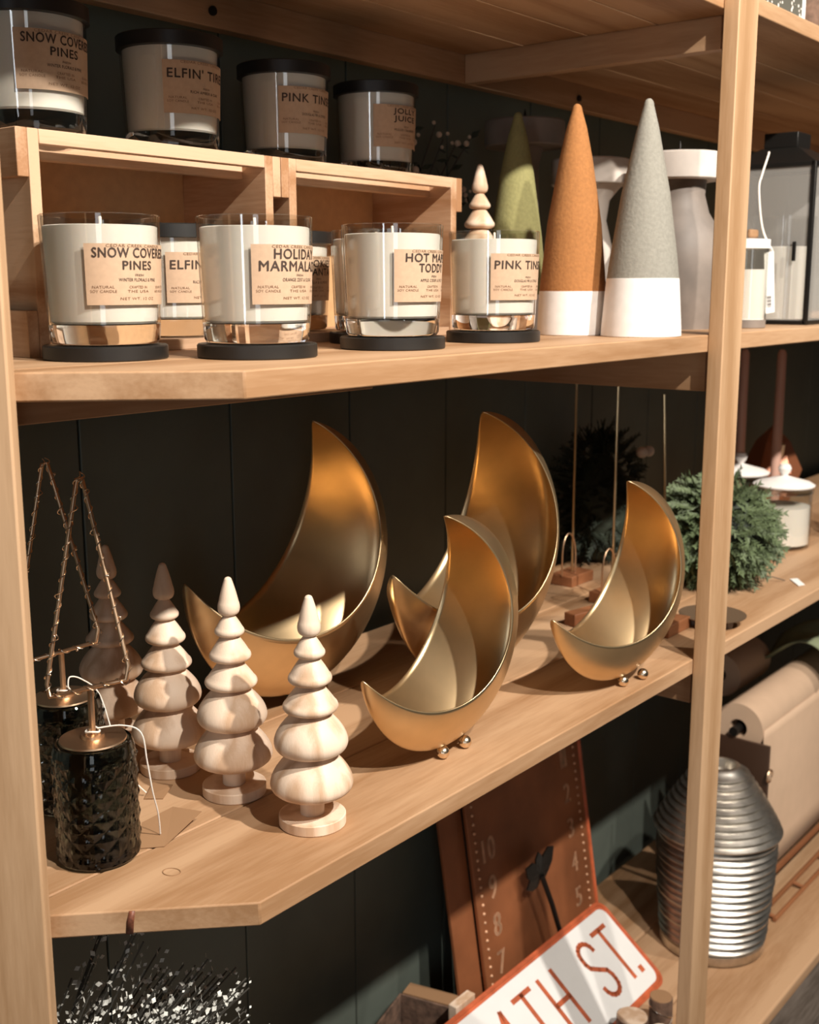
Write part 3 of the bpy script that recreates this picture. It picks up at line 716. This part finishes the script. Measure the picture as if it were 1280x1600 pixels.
obj('latch', MB().box(-hx-.008, -hx-.004, -.055, -.05, .10, .13), M['black'], ln)
c_ = thing('pillar_candle', 'wide white pillar candle in a glass cylinder inside the black lantern', 'candle', (1.915, .75, Z1+.0075))
obj('wax', MB().lathe([(.0005, 0), (.044, 0), (.045, .001), (.045, .115), (.042, .117), (.0005, .114)], 40), M['wax'], c_)
obj('glass_cylinder', MB().lathe([(.0515, .0), (.0515, .165), (.0500, .165), (.0500, .001)], 40), M['glass'], c_)
obj('wick', MB().tube([(0, 0, .113), (0, .001, .124)], .001, 6), M['black'], c_)
sj = thing('tagged_candle_jar', 'small glass candle jar with hanging white price tag beside the lantern', 'candle', (1.672, .705, Z1))
obj('jar', MB().lathe([(.026, .012), (.028, .014), (.028, .115), (.0262, .115), (.0262, .014)], 36), M['glass'], sj)
obj('foot', MB().lathe([(.0005, 0), (.027, 0), (.028, .001), (.028, .0118), (.0005, .0118)], 36), M['stone'], sj)
obj('wax', MB().lathe([(.0005, .0122), (.0255, .0122), (.0255, .085), (.0005, .085)], 36), M['wax'], sj)
obj('cap', MB().lathe([(.0005, .1153), (.029, .1153), (.029, .128), (.0005, .130)], 36), M['dip'], sj)
obj('leather_tab', MB().box(-.006, .022, -.004, .004, .1305, .143), M['tagbrown'], sj, bevel=.003)
tgm = MB().box(-.008, .008, -.0005, .0005, -.045, .045).xf(Matrix.Translation((.026, -.022, .066)) @ Matrix.Rotation(-.18, 4, 'Y') @ Matrix.Rotation(-.6, 4, 'Z'))
tgo = obj('price_tag', tgm, M['white'], sj)
bc = MB()
for i in range(7): bc.box(-.0045, .0025, -.0011, -.0006, -.036+i*.0026, -.0350+i*.0026+.0006*(i % 2))
bc.xf(Matrix.Translation((.026, -.022, .066)) @ Matrix.Rotation(-.18, 4, 'Y') @ Matrix.Rotation(-.6, 4, 'Z'))
obj('barcode', bc, M['ink'], tgo)
obj('string', MB().tube(smooth_path([(.031, -.022, .112), (.018, -.01, .145), (.022, 0, .20), (.03, .0, .222), (.05, .0, .252), (.055, .002, .256)]), .0015, 6), M['twine'], sj)

# ------------------------------------------------------------------ top shelf goods
tb_ = thing('dotted_pouch', 'grey cloth pouch with white dots on the top shelf', 'pouch', (1.615, .70, Z0))
pm = MB().box(-.075, .075, -.05, .05, 0, .11); obj('body', pm, M['dots'], tb_, bevel=.012)
obj('side_trim', MB().box(.0765, .092, -.045, .05, 0, .11), M['white'], tb_, bevel=.004)
bg = thing('strap_basket', 'dark basket with a tan strap on the top shelf', 'basket', (1.80, .71, Z0))
obj('body', MB().lathe([(.0005, 0), (.05, 0), (.06, .05), (.062, .1), (.058, .1), (.05, .01), (.0005, .008)], 32), M['bark'], bg)
obj('strap', MB().tube([(-.064, -.02, .002), (-.066, -.025, .06), (-.062, -.02, .12)], .004, 8), M['tagbrown'], bg)

# ------------------------------------------------------------------ bottom shelf
th = thing('thermometer_sign', 'large rusty embossed thermometer panel leaning on the back wall', 'sign', (1.60, 1.035, Z3))
TL = radians(9)
Mt = Matrix.Translation((0, -.05, 0)) @ Matrix.Rotation(-TL, 4, 'X')      # local: x along, z up the panel, -y towards the aisle
hw = .195
pn = MB().box(-hw+.03, hw, -.004, .004, 0, .70); obj('panel', MB().raw(pn.v, pn.f).xf(Mt), M['rust'], th, bevel=.002)
obj('side_flange', MB().box(-hw-.03, -hw+.0297, .006, .012, 0, .70).xf(Mt), M['rust'], th, bevel=.001)
obj('rim', MB().tube([(hw, -.004, 0), (hw, -.004, .70)], .004, 8).xf(Mt), M['red'], th)
def flat(mb, body, cx, cz, h, wd, M4, d=-.0046, bold=.0):
    v, f = tm(body)
    for dx in (-.0011, 0, .0011): mb.raw([M4 @ Vector((cx+a*wd+dx, d, cz+b*h)) for a, b in v], f)
def numeral(s_, *a):
    nb = MB(); flat(nb, s_, *a); obj('numeral', nb, M['rustl'], th, smooth=False)
for i, s in enumerate(('10', '9', '8', '7', '6')): numeral(s, -hw+.078, .300-i*.066, .040, .034 if len(s) > 1 else .02, Mt)
for i, s in enumerate(('1', '2', '3', '4', '5', '6')): numeral(s, hw-.058, .376-i*.0665, .036, .018, Mt)
dm = MB()
for sx in (-hw+.045, hw-.022):
    for i in range(34):
        mt = MB().ball((0, 0, 0), .0028, 8, 6); mt.xf(Mt @ Matrix.Translation((sx, -.004, .06+i*.0155))); dm.raw(mt.v, mt.f)
obj('rivet_dots', dm, M['rustl'], th)
fl_ = thing('iron_flower', 'dark iron flower stem standing before the rusty panel', 'decoration', (1.585, .975, Z3+.0))
obj('stem', MB().tube([(.04, -.02, .0), (.035, -.01, .10), (.02, 0, .16), (.0, .01, .22)], lambda s: .0045+.003*math.exp(-((s-.5)/.06)**2), 8), M['black'], fl_)
pt = MB()
for a, L_, w_ in ((.5, .06, .022), (2.6, .045, .018), (3.6, .04, .016), (1.6, .04, .014), (-.2, .03, .012)):
    d = Vector((cos(a), .15, sin(a))); q = Vector((-sin(a), 0, cos(a))); p0 = Vector((0, .01, .222))
    ring = [p0, p0+d*L_*.4+q*w_, p0+d*L_*.75+q*w_*.8, p0+d*L_, p0+d*L_*.7-q*w_*.7, p0+d*L_*.35-q*w_*.8]
    pt.raw(ring+[p+Vector((0, .003, 0)) for p in ring], [tuple(range(6)), tuple(range(11, 5, -1))]+[(i, 6+i, 6+(i+1) % 6, (i+1) % 6) for i in range(6)])
obj('petals', pt, M['black'], fl_, smooth=False)
# street sign: lower edge on the shelf, leaning back
sg = thing('street_sign', 'white street sign with red border and red TH ST. lettering', 'sign', (1.745, .82, Z3+.003))
al = atan2(.109, .141)
Ms = Matrix.Rotation(al, 4, 'X')        # local plane: x to the left is negative, y up the face, z = normal
LN, HT = .78, .178
def rrect(x0, x1, y0, y1, r, n=7, wav=0):
    out = []
    for cx, cy, a0 in ((x1-r, y0+r, -pi/2), (x1-r, y1-r, 0), (x0+r, y1-r, pi/2), (x0+r, y0+r, pi)):
        for i in range(n+1): a = a0+pi/2*i/n; out.append((cx+r*cos(a), cy+r*sin(a)))
    return out
obj('plate', MB().prism(rrect(-LN, 0, 0, HT, .022), 0, .004).xf(Ms), M['red'], sg, bevel=.001)
obj('field', MB().prism(rrect(-LN+.014, -.012, .012, HT-.012, .018), .0041, .0052).xf(Ms), M['enamel'], sg, bevel=.0005)
bd = MB(); rp = rrect(-LN+.005, -.005, .005, HT-.005, .020)
obj('raised_edge', MB().tube([Ms @ Vector((x, y, .0045)) for x, y in rp], .0022, 6, closed=True), M['red'], sg)
SGM = Ms
def bar(mb, pts, w_=.0085):
    for (x0, y0), (x1, y1) in zip(pts, pts[1:]):
        d = Vector((x1-x0, y1-y0)); L_ = d.length; d.normalize(); q = Vector((-d.y, d.x))*w_/2; a = Vector((x0, y0))-d*w_*.3; b = Vector((x1, y1))+d*w_*.3
        P = [a-q, b-q, b+q, a+q]; mb.prism([(p.x, p.y) for p in P], .0053, .0062)
def smoothpath(cs, n=8):
    out = []
    for c in cs:
        out += c
    return out
lt = MB()
HB, HTp = .040, .138          # letter foot and head
# T and full stop
bar(lt, [(-.085, HTp), (-.042, HTp)]); bar(lt, [(-.0635, HTp), (-.0635, HB)]); bar(lt, [(-.036, HB), (-.036, HB+.006)], .011)
# S
sp = [(-.1-.006, .118)] ; cx = -.125; rr = .0195
S = [(cx+rr, .119)]
S += [(cx+rr*cos(a), .1185+.0195*sin(a)) for a in [i*pi/8 for i in range(0, 9)]]
S += [(cx-rr, .108), (cx-rr*.8, .098), (cx, .088), (cx+rr*.8, .079), (cx+rr, .068)]
S += [(cx+rr*cos(a), .0595+.0195*sin(a)) for a in [-i*pi/8 for i in range(0, 9)]]
bar(lt, S)
lt.xf(SGM); obj('lettering', lt, M['red'], sg, smooth=False); lt = MB()
# H
bar(lt, [(-.262, HTp), (-.262, HB)]); bar(lt, [(-.222, HTp), (-.222, HB)]); bar(lt, [(-.262, .089), (-.222, .089)])
# T
bar(lt, [(-.335, HTp), (-.288, HTp)]); bar(lt, [(-.3115, HTp), (-.3115, HB)])
# numeral before it: 4
bar(lt, [(-.372, HB), (-.372, HTp), (-.405, .07), (-.358, .07)])
for xx in (-.45, -.5): pass
lt.xf(SGM); obj('lettering', lt, M['red'], sg, smooth=False)
# ribbed zinc vase
vz = thing('ribbed_vase', 'silver ribbed beehive vase right of the street sign, behind the post', 'vase', (1.925, .815, Z3))
vp = [(.0005, 0), (.092, 0), (.097, .004), (.097, .02)]
nr = 15
for i in range(nr):
    z = .02+.21*i/nr; r = .096+.012*sin(pi*.5*min(1, i/nr*1.1)); dz = .21/nr
    vp += [(r-.005, z+dz*.1), (r+.001+.0008*sin(i*2.3), z+dz*.3), (r+.003+.0008*sin(i*1.7), z+dz*.55), (r-.003, z+dz*.85)]
vp += [(.108, .232)]
for i in range(10):
    s = i/10; z = .236+.118*s; r = .112-.072*s**1.15; dz = .0118; r2 = .112-.072*(s+.1)**1.15
    vp += [(r+.005, z), (r+.006, z+dz*.22), (r+.002, z+dz*.42), (r2-.001, z+dz*.92)]
vp += [(.036, .357), (.028, .358), (.026, .34), (.0005, .33)]
obj('body', MB().lathe(vp, 72), M['zinc'], vz, angle=60)
# kraft paper roll on an iron wall stand
pr = thing('paper_roll_stand', 'kraft paper roll on dark iron bracket with its sheet hanging down', 'paper roll', (2.06, .785, Z3))
obj('bracket', MB().box(-.006, .0, -.012, .12, 0, .36), M['umber'], pr, bevel=.001)
obj('bracket', MB().box(.905, .911, -.012, .12, 0, .36), M['umber'], pr, bevel=.001)
rl = MB().lathe([(.018, 0), (.050, 0), (.050, .88), (.018, .88), (.018, 0)], 40).xf(Matrix.Translation((.012, .06, .375)) @ Matrix.Rotation(pi/2, 4, 'Y'))
ro = obj('roll', rl, M['paper'], pr)
obj('axle', MB().tube([(-.012, .06, .375), (.92, .06, .375)], .009, 12), M['black'], pr)
shp = MB()
prof = [(.06-.0510, .38), (.06-.0507, .36), (.008, .33), (.006, .29), (.004, .20), (.006, .12), (.0, .075)]
for i, (yy, zz_) in enumerate(prof):
    shp.v += [(.016, yy, zz_), (.888, yy, zz_)]
    if i: b = 2*i; shp.f.append((b-2, b-1, b+1, b))
obj('hanging_sheet', shp, M['paper'], pr, solid=.0008)
obj('tear_bar', MB().tube([(0, -.012, .075), (.905, -.012, .075)], .006, 10), M['darkwood'], pr)
obj('guide_bar', MB().tube([(0, -.014, .01), (.905, -.014, .01)], .005, 10), M['darkwood'], pr)
obj('guide_bar', MB().tube([(0, -.04, .006), (.905, -.04, .006)], .0045, 10), M['darkwood'], pr)
for i in range(7): obj('tie', MB().tube([(.01+i*.149, -.014, .01), (.01+i*.149, -.04, .006)], .004, 8), M['darkwood'], pr)
obj('ring', MB().tube([(-.003+.012*cos(a), -.014, .30+.012*sin(a)) for a in [2*pi*i/16 for i in range(16)]], .002, 6, closed=True), M['copper'], pr)
r2 = thing('paper_roll', 'brown paper roll lying above the iron bracket by the post', 'paper roll', (2.21, .948, .70))
pr2 = MB().lathe([(.014, 0), (.046, 0), (.046, .16), (.014, .16), (.014, 0)], 36).xf(Matrix.Rotation(pi/2, 4, 'Y'))
obj('roll', pr2, M['paper'], r2); obj('axle', MB().tube([(-.01, 0, 0), (.17, 0, 0)], .008, 10), M['black'], r2)
obj('bracket', MB().tube([(.05, .06, -.425), (.05, .06, .0), (.05, 0, 0)], .004, 8), M['black'], r2); obj('bracket', MB().tube([(.12, .06, -.425), (.12, .06, 0), (.12, 0, 0)], .004, 8), M['black'], r2)
gc = MB(); nn = 14
for i in range(nn+1):
    for j in range(nn+1):
        u, v = i/nn, j/nn
        gc.v.append((.30*u, -.11+.17*v, .056+.055*sin(3.1*u+.6)*sin(pi*v)+.018*sin(9*u+4*v)+.05*u*(1-v)*0))
for i in range(nn):
    for j in range(nn): k = i*(nn+1)+j; gc.f.append((k, k+nn+1, k+nn+2, k+1))
g_o = obj('folded_cloth', gc, M['gcloth'], loc=(2.34, .855, Z3+.385), solid=.003); tag(g_o, 'sage green cloth draped over the kraft paper roll', 'cloth')
wl = thing('white_blossom', 'white dried blossoms in shadow above the green cloth', 'flower', (2.62, .97, .80)) if 0 else None
# logs and box at the front
def log(loc, r, h, m_side, m_top, label, wire=False):
    t = thing('log_candle_holder', label, 'candle holder', loc)
    obj('bark', MB().lathe([(.0005, 0), (r, 0), (r*1.03, h*.5), (r, h), (.0005, h)], 28, fn=lambda q, z, a: q*(1+.03*sin(5*a+1))), m_side, t)
    obj('cut_top', MB().lathe([(.0005, h+.0002), (r*.97, h+.0002), (r*.94, h+.0016), (.0005, h+.0018)], 28), m_top, t)
    if wire: obj('wire_wrap', MB().tube([((r*1.05)*cos(a), (r*1.05)*sin(a), h*(.45+.35*sin(a*.5+.6))) for a in [4*pi*i/60 for i in range(61)]], .0008, 5), M['fairy'], t)
log((1.615, .766, Z3), .019, .062, M['bark'], M['tagbrown'], 'dark bark log wrapped in wire beside the wooden post', True)
log((1.553, .786, Z3), .026, .050, M['bark'], M['tree'], 'short log with pale cut top before the street sign')
log((1.568, .741, Z3), .017, .036, M['bark'], M['tree'], 'smallest pale log in front of the two others')
bx = thing('open_box', 'brown open cardboard box top at the bottom edge', 'box', (1.27, 1.02, Z3), .25)
for n_, q in (('box_side', (-.07, .07, -.055, -.051, 0, .085)), ('box_side', (-.07, .07, .051, .055, 0, .085)), ('box_side', (-.07, -.066, -.0508, .0508, 0, .085)), ('box_side', (.066, .07, -.0508, .0508, 0, .085)), ('box_floor', (-.0655, .0655, -.0505, .0505, 0, .003))):
    obj(n_, MB().box(*q), M['bark'], bx, bevel=.0008)
obj('flap', MB().box(.07, .10, -.05, .05, .0845, .087), M['tagbrown'], bx)
wb = obj('wooden_block', MB().box(-.025, .025, -.008, .008, 0, .118), M['tree'], loc=(1.335, .9725, Z3), bevel=.001)
tag(wb, 'pale wooden block corner showing left of the street sign', 'block')
# frosted dried plant, lower left
fp = thing('frosted_plant', 'frosted white dried bunch below the lower shelf, lower left', 'plant', (.44, .86, Z3))
R = random.Random(21); st = MB(); lv = MB()
for i in range(120):
    a = R.uniform(0, 1)
    tip = Vector((R.uniform(.02, .20), R.uniform(-.19, -.06), 0)); tip.z = R.uniform(.54, .62)+.085*(1-abs(tip.x-.10)/.1)*R.uniform(.3, 1)
    root = Vector((R.uniform(-.02, .02), R.uniform(-.02, .02), .0)); mid = Vector((tip.x*.2, tip.y*.2, .32))
    pts = [root.lerp(mid, s) for s in (0, .5)]+[(mid*(1-s)**2+Vector((mid.x*1.5, mid.y*1.5, .46))*2*s*(1-s)+tip*s*s) for s in [k/8 for k in range(9)]]
    st.tube([tuple(p) for p in pts], .0008, 4)
    for k in range(84):
        s = (k/83)**.8*8; q0 = int(min(7, s)); p = pts[2+q0].lerp(pts[3+q0], s-q0)+Vector((R.uniform(-.005, .005), R.uniform(-.005, .005), R.uniform(-.005, .005)))
        d = Vector((R.uniform(-.6, 1), R.uniform(-1, .6), R.uniform(0, 1))).normalized(); q = d.orthogonal().normalized(); L_ = R.uniform(.0045, .0105)*(1.3-s/12)
        lv.raw([p, p+d*L_*.5+q*L_*.35, p+d*L_, p+d*L_*.5-q*L_*.35], [(0, 1, 2, 3)])
obj('stem', st, M['twig'], fp); obj('frosted_leaves', lv, M['frost'], fp, smooth=False)['kind'] = 'stuff'
